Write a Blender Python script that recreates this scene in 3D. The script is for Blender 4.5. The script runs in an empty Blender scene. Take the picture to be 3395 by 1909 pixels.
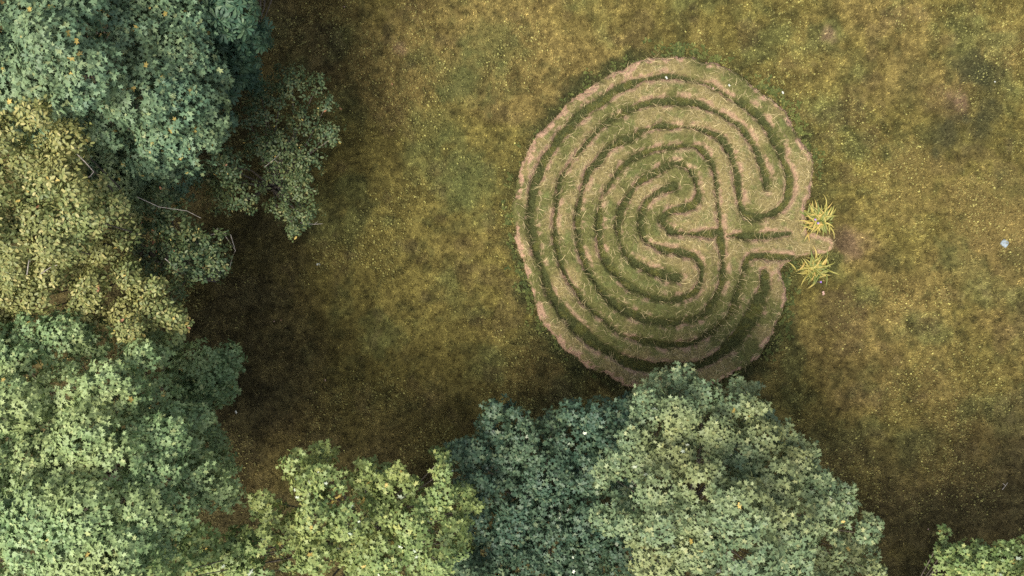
import bpy, math, random
import numpy as np
from mathutils import Vector

random.seed(7)
rng = np.random.default_rng(7)
S = bpy.context.scene
COL = S.collection
R = math.radians

# ------------------------------------------------------------------ camera, world, sun, exposure
H = 25.71                     # camera height above the lawn, looking straight down
MPP = 0.012                   # metres on the lawn per pixel of the 2575 x 1448 reading of the photo
CX, CY = 1287.5, 724.0
cam = bpy.data.cameras.new('camera')
cam.sensor_width = 36.0
cam.lens = 36.0 / 2 / (15.45 / H)
cam.clip_start = 0.1
cam.clip_end = 2000
co = bpy.data.objects.new('camera', cam)
co.location = (0, 0, H)
co.rotation_euler = (0, 0, 0)
COL.objects.link(co)
S.camera = co

SUN_AZ = Vector((-0.60, -0.55, 0)).normalized()
SUN_EL = R(63)
to_sun = Vector((SUN_AZ.x * math.cos(SUN_EL), SUN_AZ.y * math.cos(SUN_EL), math.sin(SUN_EL)))
W = bpy.data.worlds.new('World')
S.world = W
W.use_nodes = True
nt = W.node_tree
bg = nt.nodes['Background']
sky = nt.nodes.new('ShaderNodeTexSky')
sky.sky_type = 'NISHITA'
sky.sun_disc = False
sky.sun_elevation = SUN_EL
sky.sun_rotation = math.atan2(to_sun.x, to_sun.y)
sky.dust_density = 3.0
hz = nt.nodes.new('ShaderNodeHueSaturation')      # thin cloud: a greyer, less blue sky
hz.inputs['Saturation'].default_value = 0.55
nt.links.new(sky.outputs['Color'], hz.inputs['Color'])
nt.links.new(hz.outputs['Color'], bg.inputs['Color'])
bg.inputs['Strength'].default_value = 0.07
sl = bpy.data.lights.new('sun', 'SUN')
sl.energy = 2.1
sl.angle = R(28)
sl.color = (1.0, 0.93, 0.80)
so = bpy.data.objects.new('sun', sl)
so.rotation_euler = to_sun.to_track_quat('Z', 'Y').to_euler()
so.location = (-20, -20, 30)
COL.objects.link(so)
S.view_settings.view_transform = 'Standard'
S.view_settings.look = 'None'
S.view_settings.exposure = 1.9
S.view_settings.gamma = 1.0
S.view_settings.use_curve_mapping = False
S.cycles.max_bounces = 6
S.cycles.diffuse_bounces = 3
S.cycles.glossy_bounces = 2
S.cycles.transmission_bounces = 4
S.cycles.use_denoising = False

# ------------------------------------------------------------------ helpers
def g2w(px, py, z=0.0):
    """photo reading -> world point at height z"""
    f = (H - z) / H
    return ((px - CX) * MPP * f, (CY - py) * MPP * f, z)

def w2px(p):
    f = H / (H - p[2])
    return CX + p[0] * f / MPP, CY - p[1] * f / MPP

_tab = rng.random((256, 256))
def vnoise(x, y, freq=1.0, seed=0):
    x = np.asarray(x) * freq + seed * 17.31
    y = np.asarray(y) * freq + seed * 9.77
    xi = np.floor(x).astype(int); yi = np.floor(y).astype(int)
    fx = x - xi; fy = y - yi
    fx = fx * fx * (3 - 2 * fx); fy = fy * fy * (3 - 2 * fy)
    t = lambda a, b: _tab[a % 256, b % 256]
    return ((t(xi, yi) * (1 - fx) + t(xi + 1, yi) * fx) * (1 - fy)
            + (t(xi, yi + 1) * (1 - fx) + t(xi + 1, yi + 1) * fx) * fy)

def fbm(x, y, freq=1.0, oct=4, seed=0):
    a, s, n = 1.0, 0.0, 0.0
    for i in range(oct):
        s = s + a * vnoise(x, y, freq * 2 ** i, seed + i * 3)
        n += a; a *= 0.55
    return s / n

def sstep(a, b, x):
    t = np.clip((x - a) / (b - a), 0, 1)
    return t * t * (3 - 2 * t)

def mesh_np(name, verts, faces, mats, parent=None, mat_idx=None, cols=None, smooth=False):
    """faces: (n,3) or (n,4) array, or a list of such arrays"""
    if not isinstance(faces, list):
        faces = [faces]
    faces = [np.asarray(f, dtype=np.int32) for f in faces if len(f)]
    verts = np.asarray(verts, dtype=np.float32)
    me = bpy.data.meshes.new(name)
    me.vertices.add(len(verts))
    me.vertices.foreach_set('co', verts.ravel())
    loops = np.concatenate([f.ravel() for f in faces])
    tot = np.concatenate([np.full(len(f), f.shape[1], np.int32) for f in faces])
    start = np.concatenate([[0], np.cumsum(tot)[:-1]]).astype(np.int32)
    me.loops.add(len(loops))
    me.loops.foreach_set('vertex_index', loops)
    me.polygons.add(len(tot))
    me.polygons.foreach_set('loop_start', start)
    me.polygons.foreach_set('loop_total', tot)
    for m in (mats if isinstance(mats, (list, tuple)) else [mats]):
        me.materials.append(m)
    if mat_idx is not None:
        me.polygons.foreach_set('material_index', np.asarray(mat_idx, np.int32))
    if smooth:
        me.polygons.foreach_set('use_smooth', np.ones(len(tot), bool))
    if cols is not None:
        at = me.color_attributes.new('Col', 'FLOAT_COLOR', 'POINT')
        c4 = np.ones((len(verts), 4), np.float32)
        c4[:, :3] = cols
        at.data.foreach_set('color', c4.ravel())
    me.update(calc_edges=True)
    me.validate()
    o = bpy.data.objects.new(name, me)
    COL.objects.link(o)
    if parent is not None:
        o.parent = parent
    return o

def empty(name, loc):
    o = bpy.data.objects.new(name, None)
    o.location = loc
    COL.objects.link(o)
    return o

def tag(o, label=None, cat=None, group=None, kind=None):
    if label: o['label'] = label
    if cat: o['category'] = cat
    if group: o['group'] = group
    if kind: o['kind'] = kind
    return o

# ------------------------------------------------------------------ materials
def new_mat(name):
    m = bpy.data.materials.new(name)
    m.use_nodes = True
    n = m.node_tree
    return m, n, n.nodes['Principled BSDF'], n.nodes['Material Output']

def leaf_material(name, ramp, rough=0.5, trans=0.10, spec=0.22, tint=(0.12, 0.13, 0.03), tint_amt=0.35, nscale=0.55):
    m, n, p, out = new_mat(name)
    geo = n.nodes.new('ShaderNodeNewGeometry')
    rp = n.nodes.new('ShaderNodeValToRGB')
    el = rp.color_ramp.elements
    for i, (pos, c) in enumerate(ramp):
        e = el[i] if i < 2 else el.new(pos)
        e.position = pos; e.color = (*c, 1)
    rp.color_ramp.interpolation = 'LINEAR'
    n.links.new(geo.outputs['Random Per Island'], rp.inputs['Fac'])
    tc = n.nodes.new('ShaderNodeTexCoord')
    nz = n.nodes.new('ShaderNodeTexNoise')
    nz.inputs['Scale'].default_value = nscale
    nz.inputs['Detail'].default_value = 3
    n.links.new(tc.outputs['Object'], nz.inputs['Vector'])
    mr = n.nodes.new('ShaderNodeMapRange')
    mr.inputs['From Min'].default_value = 0.42
    mr.inputs['From Max'].default_value = 0.68
    mr.inputs['To Max'].default_value = tint_amt
    n.links.new(nz.outputs['Fac'], mr.inputs['Value'])
    mx = n.nodes.new('ShaderNodeMix'); mx.data_type = 'RGBA'
    n.links.new(mr.outputs['Result'], mx.inputs['Factor'])
    n.links.new(rp.outputs['Color'], mx.inputs['A'])
    mx.inputs['B'].default_value = (*tint, 1)
    n.links.new(mx.outputs['Result'], p.inputs['Base Color'])
    p.inputs['Roughness'].default_value = rough
    p.inputs['Specular IOR Level'].default_value = spec
    tr = n.nodes.new('ShaderNodeBsdfTranslucent')
    hs = n.nodes.new('ShaderNodeHueSaturation')
    hs.inputs['Saturation'].default_value = 1.25
    hs.inputs['Value'].default_value = 1.3
    n.links.new(mx.outputs['Result'], hs.inputs['Color'])
    n.links.new(hs.outputs['Color'], tr.inputs['Color'])
    ms = n.nodes.new('ShaderNodeMixShader')
    ms.inputs['Fac'].default_value = trans
    n.links.new(p.outputs['BSDF'], ms.inputs[1])
    n.links.new(tr.outputs['BSDF'], ms.inputs[2])
    n.links.new(ms.outputs['Shader'], out.inputs['Surface'])
    return m

def col_material(name, rough=0.85, spec=0.2, var=0.35, trans=0.0):
    """blade material: own colour attribute, varied from blade to blade"""
    m, n, p, out = new_mat(name)
    at = n.nodes.new('ShaderNodeAttribute'); at.attribute_name = 'Col'
    geo = n.nodes.new('ShaderNodeNewGeometry')
    mr = n.nodes.new('ShaderNodeMapRange')
    mr.inputs['To Min'].default_value = 1 - var
    mr.inputs['To Max'].default_value = 1 + var
    n.links.new(geo.outputs['Random Per Island'], mr.inputs['Value'])
    hs = n.nodes.new('ShaderNodeHueSaturation')
    n.links.new(mr.outputs['Result'], hs.inputs['Value'])
    n.links.new(at.outputs['Color'], hs.inputs['Color'])
    n.links.new(hs.outputs['Color'], p.inputs['Base Color'])
    p.inputs['Roughness'].default_value = rough
    p.inputs['Specular IOR Level'].default_value = spec
    if trans:
        tr = n.nodes.new('ShaderNodeBsdfTranslucent')
        n.links.new(hs.outputs['Color'], tr.inputs['Color'])
        ms = n.nodes.new('ShaderNodeMixShader'); ms.inputs['Fac'].default_value = trans
        n.links.new(p.outputs['BSDF'], ms.inputs[1]); n.links.new(tr.outputs['BSDF'], ms.inputs[2])
        n.links.new(ms.outputs['Shader'], out.inputs['Surface'])
    return m

def soil_material(name):
    """turf sheet: patch colours from the attribute, fine mottling and bump"""
    m, n, p, out = new_mat(name)
    at = n.nodes.new('ShaderNodeAttribute'); at.attribute_name = 'Col'
    tc = n.nodes.new('ShaderNodeTexCoord')
    n1 = n.nodes.new('ShaderNodeTexNoise'); n1.inputs['Scale'].default_value = 14; n1.inputs['Detail'].default_value = 6
    n1.inputs['Roughness'].default_value = 0.75
    n.links.new(tc.outputs['Object'], n1.inputs['Vector'])
    mr = n.nodes.new('ShaderNodeMapRange')
    mr.inputs['From Min'].default_value = 0.3; mr.inputs['From Max'].default_value = 0.7
    mr.inputs['To Min'].default_value = 0.55; mr.inputs['To Max'].default_value = 1.45
    n.links.new(n1.outputs['Fac'], mr.inputs['Value'])
    hs = n.nodes.new('ShaderNodeHueSaturation')
    n.links.new(mr.outputs['Result'], hs.inputs['Value'])
    n.links.new(at.outputs['Color'], hs.inputs['Color'])
    n.links.new(hs.outputs['Color'], p.inputs['Base Color'])
    p.inputs['Roughness'].default_value = 0.95
    p.inputs['Specular IOR Level'].default_value = 0.1
    bp = n.nodes.new('ShaderNodeBump'); bp.inputs['Distance'].default_value = 0.05
    bp.inputs['Strength'].default_value = 0.8
    n.links.new(n1.outputs['Fac'], bp.inputs['Height'])
    n.links.new(bp.outputs['Normal'], p.inputs['Normal'])
    return m

def bark_material(name, a, b):
    m, n, p, out = new_mat(name)
    tc = n.nodes.new('ShaderNodeTexCoord')
    nz = n.nodes.new('ShaderNodeTexNoise'); nz.inputs['Scale'].default_value = 9; nz.inputs['Detail'].default_value = 5
    n.links.new(tc.outputs['Object'], nz.inputs['Vector'])
    rp = n.nodes.new('ShaderNodeValToRGB')
    rp.color_ramp.elements[0].position = 0.35; rp.color_ramp.elements[0].color = (*a, 1)
    rp.color_ramp.elements[1].position = 0.65; rp.color_ramp.elements[1].color = (*b, 1)
    n.links.new(nz.outputs['Fac'], rp.inputs['Fac'])
    n.links.new(rp.outputs['Color'], p.inputs['Base Color'])
    p.inputs['Roughness'].default_value = 0.9
    bp = n.nodes.new('ShaderNodeBump'); bp.inputs['Strength'].default_value = 0.5; bp.inputs['Distance'].default_value = 0.03
    n.links.new(nz.outputs['Fac'], bp.inputs['Height']); n.links.new(bp.outputs['Normal'], p.inputs['Normal'])
    return m

def plain_material(name, c, rough=0.7, var=0.2):
    m, n, p, out = new_mat(name)
    tc = n.nodes.new('ShaderNodeTexCoord')
    nz = n.nodes.new('ShaderNodeTexNoise'); nz.inputs['Scale'].default_value = 22; nz.inputs['Detail'].default_value = 4
    n.links.new(tc.outputs['Object'], nz.inputs['Vector'])
    mr = n.nodes.new('ShaderNodeMapRange')
    mr.inputs['To Min'].default_value = 1 - var; mr.inputs['To Max'].default_value = 1 + var
    n.links.new(nz.outputs['Fac'], mr.inputs['Value'])
    hs = n.nodes.new('ShaderNodeHueSaturation'); hs.inputs['Color'].default_value = (*c, 1)
    n.links.new(mr.outputs['Result'], hs.inputs['Value'])
    n.links.new(hs.outputs['Color'], p.inputs['Base Color'])
    p.inputs['Roughness'].default_value = rough
    return m

M_SOIL = soil_material('turf')
M_BLADE = col_material('grass_blade', trans=0.15)
M_BARK = bark_material('bark', (0.05, 0.04, 0.03), (0.13, 0.11, 0.085))
M_DEAD = bark_material('dead_wood', (0.16, 0.14, 0.12), (0.30, 0.27, 0.24))

# ------------------------------------------------------------------ labyrinth layout (traced in four tiles of the photo)
K = 600 / 1448.0
ORG = {1: (1680, 160), 2: (2200, 160), 3: (1680, 720), 4: (2200, 720)}
D = 2575 / 3395.0
def T(q, *pts):
    ox, oy = ORG[q]
    r = []
    for p in pts:
        X, Y, _ = g2w((ox + p[0] * K) * D, (oy + p[1] * K) * D)
        r.append((X, Y, (p[2] if len(p) > 2 else 44) * K * D * MPP * 0.37))
    return r

JUNC = (452, 112, 62)
TRENCHES = [
    # outermost ring, from its dead end by the lower plant round to the hook at the upper plant, then the third ring
    T(4, (800, 450, 60), (800, 550, 90), (770, 650, 120), (715, 780, 130), (640, 880, 125), (550, 990, 120), (450, 1085, 105), (330, 1160, 90), (200, 1195, 85), (60, 1200, 85))
    + T(3, (1350, 1195, 85), (1200, 1205, 100), (1080, 1185, 105), (950, 1140, 105), (830, 1080, 100), (720, 1020, 100), (630, 940, 105), (540, 860, 115), (465, 775, 90), (400, 680, 70), (350, 600, 56), (315, 510, 44), (285, 400, 50), (245, 290, 60), (215, 160, 70), (195, 30, 70))
    + T(1, (190, 1280, 70), (210, 1150, 80), (240, 1040, 85), (305, 905, 62), (370, 800, 62), (440, 690, 66), (540, 595, 75), (640, 500, 75), (745, 440, 66), (850, 350, 50), (960, 300, 66), (1080, 258, 50), (1200, 235, 50), (1330, 230, 55))
    + T(2, (0, 228, 55), (100, 232, 56), (220, 258, 40), (340, 290, 36), (450, 345, 36), (570, 425, 46), (690, 490, 56), (780, 575, 66), (850, 680, 80), (925, 800, 80), (955, 910, 60), (1000, 1040, 62), (985, 1180, 56), (930, 1280, 60), (790, 1340, 56), (660, 1335, 62), (605, 1240, 62), (592, 1080, 56), (565, 940, 56), (510, 800, 56), (430, 705, 70), (320, 660, 44), (200, 632, 42), (60, 632, 46))
    + T(1, (1230, 630, 50), (1100, 660, 46), (1000, 710, 44), (880, 760, 60), (800, 815, 66), (740, 900, 64), (665, 970, 66), (620, 1080, 60), (592, 1200, 50), (568, 1320, 46), (562, 1448, 44))
    + T(3, (562, 60, 44), (580, 180, 44), (602, 300, 50), (640, 390, 48), (690, 490, 50), (750, 580, 62), (810, 645, 62), (890, 710, 70), (990, 765, 80), (1100, 808, 84), (1200, 832, 72), (1350, 842, 72))
    + T(4, (0, 845, 72), (120, 835, 66), (250, 808, 62), (340, 755, 50), (400, 660, 46), (448, 560, 46), (470, 440, 54), (470, 320, 56), (460, 200, 66), JUNC),
    # second ring, from the way in to its dead end at the upper right
    T(4, (1030, 322, 48), (850, 312, 52), (720, 312, 52), (665, 340, 46), (640, 420, 34), (610, 520, 32), (580, 620, 32), (550, 720, 40), (515, 790, 42), (450, 850, 42), (380, 912, 40), (310, 965, 44), (200, 1010, 52), (60, 1022, 50))
    + T(3, (1300, 1028, 50), (1180, 1003, 40), (1050, 975, 36), (930, 945, 26), (830, 870, 34), (750, 795, 40), (680, 740, 44), (600, 660, 50), (560, 590, 40), (510, 530, 30), (480, 470, 32), (440, 390, 36), (410, 280, 50), (392, 160, 50), (385, 20, 46))
    + T(1, (392, 1330, 46), (410, 1200, 54), (425, 1080, 44), (455, 1000, 38), (530, 900, 32), (620, 790, 32), (700, 690, 34), (800, 600, 38), (900, 540, 38), (1050, 470, 46), (1200, 432, 60), (1330, 425, 66))
    + T(2, (0, 430, 66), (150, 432, 66), (280, 455, 58), (380, 500, 44), (500, 560, 40), (600, 625, 56), (680, 735, 80), (740, 835, 90), (785, 940, 90), (810, 1030, 84), (815, 1120, 70)),
    # fourth ring, from the junction into the innermost hook
    T(4, JUNC) + T(2, (447, 1410, 44), (440, 1300, 36), (425, 1180, 34), (410, 1050, 36), (385, 930, 40), (330, 850, 46), (250, 790, 44), (120, 780, 34))
    + T(1, (1448, 787, 34), (1300, 792, 34), (1150, 822, 44), (1040, 865, 38), (930, 940, 38), (870, 1020, 34), (800, 1130, 36), (755, 1220, 42), (742, 1330, 42), (735, 1440, 42))
    + T(3, (738, 50, 42), (742, 180, 46), (770, 290, 48), (810, 370, 54), (880, 460, 58), (980, 550, 56), (1100, 610, 58), (1200, 650, 56), (1300, 665, 54), (1400, 648, 50))
    + T(4, (60, 655, 50), (180, 630, 50), (262, 580, 44), (300, 480, 54), (290, 380, 60), (220, 305, 54), (100, 275, 50), (0, 268, 46))
    + T(3, (1300, 272, 48), (1200, 240, 44), (1110, 185, 44), (1078, 100, 42))
    + T(1, (1075, 1360, 44), (1112, 1240, 46), (1180, 1170, 54), (1280, 1122, 66), (1350, 1100, 60)),
    # innermost ring
    T(4, JUNC, (350, 132, 50), (200, 132, 36), (50, 120, 36)) + T(3, (1310, 100, 50), (1245, 45, 66))
    + T(1, (1245, 1365, 66), (1300, 1310, 58), (1400, 1280, 50))
    + T(2, (60, 1298, 50), (180, 1280, 66), (262, 1225, 66), (272, 1140, 44), (240, 1040, 46), (190, 960, 34), (90, 925, 34))
    + T(1, (1290, 940, 44), (1180, 1000, 50), (1080, 1060, 50), (1010, 1130, 44), (955, 1220, 40), (910, 1300, 40), (888, 1430, 46))
    + T(3, (890, 80, 46), (910, 200, 46), (950, 290, 40), (1020, 360, 52), (1100, 402, 66), (1200, 448, 72), (1300, 475, 76), (1375, 484, 70)),
    # straight edge of the way in
    T(4, (505, 152, 14), (560, 148, 34), (700, 153, 46), (870, 146, 48), (1010, 128, 46)),
]
OUTER = [(a, b) for a, b, c in (
    T(2, (100, 68), (200, 72), (300, 110), (420, 130), (530, 190), (650, 250), (760, 340), (850, 420), (960, 500), (1010, 580), (1050, 680), (1110, 780), (1160, 870), (1190, 960), (1190, 1060), (1170, 1180), (1130, 1260), (1120, 1380))
    + T(4, (1130, 110), (1230, 142), (1330, 150), (1365, 215), (1330, 280), (1220, 290), (1110, 305), (1015, 355), (940, 420), (935, 490), (970, 560), (960, 680), (930, 800), (880, 930), (820, 1030), (770, 1120), (650, 1190), (500, 1270), (350, 1345), (200, 1385), (60, 1400))
    + T(3, (1250, 1400), (1100, 1375), (950, 1330), (800, 1252), (690, 1208), (560, 1110), (460, 1030), (390, 940), (300, 850), (250, 730), (210, 600), (160, 480), (110, 330), (75, 200), (68, 60))
    + T(1, (55, 1290), (80, 1180), (100, 1050), (130, 930), (190, 790), (250, 700), (330, 610), (430, 520), (500, 430), (640, 340), (740, 265), (880, 190), (1000, 140), (1130, 100), (1250, 85), (1400, 72)))]

def catmull(pts, per=5, closed=False):
    P = np.array(pts, float)
    n = len(P); out = []
    rngi = range(n if closed else n - 1)
    for i in rngi:
        if closed:
            p0, p1, p2, p3 = P[(i - 1) % n], P[i], P[(i + 1) % n], P[(i + 2) % n]
        else:
            p0, p1, p2, p3 = P[max(i - 1, 0)], P[i], P[i + 1], P[min(i + 2, n - 1)]
        for k in range(per):
            t = k / per
            out.append(0.5 * ((2 * p1) + (-p0 + p2) * t + (2 * p0 - 5 * p1 + 4 * p2 - p3) * t * t + (-p0 + 3 * p1 - 3 * p2 + p3) * t ** 3))
    if not closed: out.append(P[-1])
    return np.array(out)

LINES = [catmull(t) for t in TRENCHES]
OUT = catmull(OUTER, 4, True)
LX0, LX1 = OUT[:, 0].min() - 0.9, OUT[:, 0].max() + 0.9
LY0, LY1 = OUT[:, 1].min() - 0.9, OUT[:, 1].max() + 0.9
STEP = 0.025
gx = np.arange(LX0, LX1, STEP); gy = np.arange(LY0, LY1, STEP)
GX, GY = np.meshgrid(gx, gy)
gp = np.stack([GX.ravel(), GY.ravel()], 1)

def seg_dist(pts, A, B, wa=None, wb=None):
    """distance from pts to a chain of segments, less the interpolated half width"""
    best = np.full(len(pts), 1e9)
    for i in range(len(A)):
        a, b = A[i], B[i]
        lo = np.minimum(a, b) - 0.9; hi = np.maximum(a, b) + 0.9
        m = np.where((pts[:, 0] > lo[0]) & (pts[:, 0] < hi[0]) & (pts[:, 1] > lo[1]) & (pts[:, 1] < hi[1]))[0]
        if not len(m): continue
        ab = b - a
        t = np.clip(((pts[m] - a) @ ab) / max(ab @ ab, 1e-12), 0, 1)
        d = np.linalg.norm(pts[m] - (a + t[:, None] * ab), axis=1)
        if wa is not None: d = d - (wa[i] * (1 - t) + wb[i] * t)
        best[m] = np.minimum(best[m], d)
    return best

tr_d = [seg_dist(gp, L[:-1, :2], L[1:, :2], L[:-1, 2], L[1:, 2]) for L in LINES]
tr_all = np.min(tr_d, 0); tr_id = np.argmin(tr_d, 0)
o_d = seg_dist(gp, OUT, np.roll(OUT, -1, 0))
inside = np.zeros(len(gp), bool)
A, B = OUT, np.roll(OUT, -1, 0)
for i in range(len(A)):
    (x1, y1), (x2, y2) = A[i], B[i]
    c = (y1 > gp[:, 1]) != (y2 > gp[:, 1])
    xs = (x2 - x1) * (gp[:, 1] - y1) / ((y2 - y1) if abs(y2 - y1) > 1e-12 else 1e-12) + x1
    inside ^= c & (gp[:, 0] < xs)
o_d = np.where(inside, o_d, -o_d)
wob = (fbm(gp[:, 0], gp[:, 1], 1.6, 3, 5) - 0.5) * 0.24 + (fbm(gp[:, 0], gp[:, 1], 8, 3, 9) - 0.5) * 0.11
tr_all = np.clip(tr_all, -1, 3) + wob * 0.7
o_d = np.clip(o_d, -3, 3) + wob
# the way in fades into the lawn between the two plants
ENT = g2w((2200 + 1240 * K) * D, (720 + 200 * K) * D)
ent_fade = sstep(1.6, 0.6, np.hypot(gp[:, 0] - ENT[0], (gp[:, 1] - ENT[1]) * 1.4))
shp = GX.shape
def grid_sample(arr, x, y, fill):
    i = np.round((x - LX0) / STEP).astype(int); j = np.round((y - LY0) / STEP).astype(int)
    ok = (i >= 0) & (j >= 0) & (i < shp[1]) & (j < shp[0])
    r = np.full(len(x), float(fill))
    r[ok] = arr.reshape(shp)[j[ok], i[ok]]
    return r

# ------------------------------------------------------------------ colours of the turf (what grows where, tree shade mixed into the litter tone)
C = lambda *v: np.array(v, float)
DRY, OLIVE, GREEN, LUSH, LITTER_SHADE, EARTH, HAY, PINK = (C(.174, .132, .045), C(.126, .106, .030), C(.088, .102, .034), C(.036, .041, .015),
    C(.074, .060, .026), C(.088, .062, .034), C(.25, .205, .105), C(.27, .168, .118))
RING = C(.040, .042, .019)
SP = g2w
SPOTS = [  # bare, pinkish earth and dark old ring on the lawn: px, py, radius px, colour, strength
    (1005, 118, 22, PINK, .42), (2085, 80, 26, PINK, .42), (2145, 610, 40, PINK, .3), (2110, 605, 36, EARTH, .6), (2055, 612, 34, EARTH, .8), (2085, 610, 30, EARTH, .6),
    (2405, 265, 60, EARTH, .5), (2415, 250, 30, PINK, .35), (2300, 420, 120, DRY, .5), (2500, 560, 130, DRY, .6), (2120, 790, 70, EARTH, .4),
    (2485, 210, 52, RING, .6), (2490, 270, 52, RING, .65), (2465, 325, 50, RING, .7), (2375, 340, 62, RING, .8), (2440, 170, 45, RING, .6), (2440, 160, 45, RING, .5),
    (2330, 345, 36, LUSH, .55), (2300, 180, 40, LUSH, .45), (2280, 240, 40, LUSH, .35), (2245, 660, 40, LUSH, .4), (2560, 650, 45, LUSH, .5),
    (1165, 200, 80, GREEN, .7), (1230, 120, 90, GREEN, .5), (1180, 450, 90, GREEN, .6), (1100, 320, 70, GREEN, .4),
    (1320, 470, 50, LUSH, .6), (1330, 740, 45, LUSH, .8), (1390, 860, 50, LUSH, .5), (1960, 690, 60, LUSH, .6), (2020, 350, 40, LUSH, .7),
]
def lawn_col(x, y):
    n1 = fbm(x, y, 0.33, 4, 1); n2 = fbm(x, y, 0.9, 4, 21); n3 = fbm(x, y, 2.6, 3, 41); n4 = fbm(x, y, 0.2, 3, 61)
    c = OLIVE + (DRY - OLIVE) * (sstep(.36, .68, n1) * .8)[:, None]
    c = c + (GREEN - c) * (sstep(.50, .74, n2) * .55)[:, None]
    c = c + (LUSH - c) * (sstep(.56, .76, n3) * .45)[:, None]
    c = c + (EARTH - c) * (sstep(.60, .74, fbm(x, y, 1.3, 3, 77)) * .3)[:, None]
    # leaf litter, bare mossy ground and painted tree shade, left and along the bottom
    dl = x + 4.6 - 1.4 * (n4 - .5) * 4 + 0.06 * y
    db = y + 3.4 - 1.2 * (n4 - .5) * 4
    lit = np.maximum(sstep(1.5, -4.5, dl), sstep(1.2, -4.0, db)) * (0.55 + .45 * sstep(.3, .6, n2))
    c = c + (LITTER_SHADE - c) * np.clip(lit, 0, .85)[:, None]
    px = CX + x / MPP; py = CY - y / MPP
    n5 = fbm(x, y, 6.5, 3, 140); n6 = fbm(x, y, 2.0, 3, 151)
    c = c * (0.72 + .56 * sstep(.3, .7, n5))[:, None] * (.85 + .3 * sstep(.35, .65, n6))[:, None]
    rim = sstep(.35, .8, np.hypot((x - 9.4) * .8, y - 1.36)) * sstep(-.62, -.12, grid_sample(o_d, x, y, -3) + (n3 - .5) * .5) * (.35 + .65 * sstep(.35, .6, n1))   # rank uncut grass round the mound
    c = c + (LUSH * 1.05 - c) * (rim * .85)[:, None]
    for sx, sy, sr, sc, st in SPOTS:
        d = np.hypot(px - sx, py - sy) + (n3 - .5) * sr * 1.6
        c = c + (sc - c) * (sstep(sr * 1.25, sr * .35, d) * st)[:, None]
    return c

# ------------------------------------------------------------------ the lawn: one sheet to the horizon
def axis(half, step):
    core = np.arange(-half, half + 1e-6, step)
    g = []; v = half; d = step
    while v < 600:
        d *= 1.35; v += d; g.append(v)
    g = np.array(g)
    return np.concatenate([-g[::-1], core, g])
ax, ay = axis(17.5, 0.07), axis(11.0, 0.07)
AX, AY = np.meshgrid(ax, ay)
lx, ly = AX.ravel(), AY.ravel()
near_lab = sstep(0.9, 0.1, np.abs(np.hypot((lx - 4.5) / 5.0, (ly - 2.0) / 5.4) - 0) - 0.9)
lz = ((fbm(lx, ly, 0.4, 3, 3) - .5) * .16 + (fbm(lx, ly, 3, 2, 8) - .5) * .03) * (1 - near_lab) - 0.015
nx_, ny_ = len(ax), len(ay)
idx = np.arange(nx_ * ny_).reshape(ny_, nx_)
quads = np.stack([idx[:-1, :-1], idx[:-1, 1:], idx[1:, 1:], idx[1:, :-1]], -1).reshape(-1, 4)
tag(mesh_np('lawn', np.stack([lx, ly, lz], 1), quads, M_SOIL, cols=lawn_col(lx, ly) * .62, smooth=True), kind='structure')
def lawn_z(x, y):
    nl = sstep(0.9, 0.1, np.abs(np.hypot((x - 4.5) / 5.0, (y - 2.0) / 5.4)) - 0.9)
    return ((fbm(x, y, 0.4, 3, 3) - .5) * .16 + (fbm(x, y, 3, 2, 8) - .5) * .03) * (1 - nl) - 0.015

def blades(x, y, z, length, width, lean, cols, curl=None):
    """one leaning triangle per blade"""
    n = len(x)
    a = rng.random(n) * 2 * np.pi
    b = a + np.pi / 2 + (rng.random(n) - .5)
    w = width * (.6 + .8 * rng.random(n)) * .5
    L = length * (.5 + rng.random(n))
    le = np.clip(lean + (rng.random(n) - .5) * .5, .05, 1)
    base = np.stack([x, y, z], 1)
    side = np.stack([np.cos(b) * w, np.sin(b) * w, np.zeros(n)], 1)
    tip = base + np.stack([np.cos(a) * L * le, np.sin(a) * L * le, L * np.sqrt(1 - le ** 2) + .004], 1)
    v = np.stack([base - side, base + side, tip], 1).reshape(-1, 3)
    f = np.arange(3 * n).reshape(-1, 3)
    c = np.repeat(cols, 3, 0)
    return v, f, c

def rnd_xy(n, x0, x1, y0, y1):
    return x0 + (x1 - x0) * rng.random(n), y0 + (y1 - y0) * rng.random(n)

x, y = rnd_xy(1250000, -16.6, 16.6, -9.7, 9.7)
od = grid_sample(o_d, x, y, -3)
tuft = fbm(x, y, 17, 2, 171)
k = (od < 0.0) & (rng.random(len(x)) < .06 + sstep(.40, .62, tuft))
x, y, od = x[k], y[k], od[k]
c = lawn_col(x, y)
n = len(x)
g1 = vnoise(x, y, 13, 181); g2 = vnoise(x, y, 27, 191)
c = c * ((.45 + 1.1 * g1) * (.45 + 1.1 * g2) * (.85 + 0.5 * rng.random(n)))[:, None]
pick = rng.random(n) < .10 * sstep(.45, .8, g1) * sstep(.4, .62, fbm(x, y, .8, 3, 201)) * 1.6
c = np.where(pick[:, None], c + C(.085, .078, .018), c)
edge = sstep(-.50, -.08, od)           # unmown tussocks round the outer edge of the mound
v, f, cc = blades(x, y, lawn_z(x, y), .070 + .05 * edge, .018, .62, c)
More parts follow.
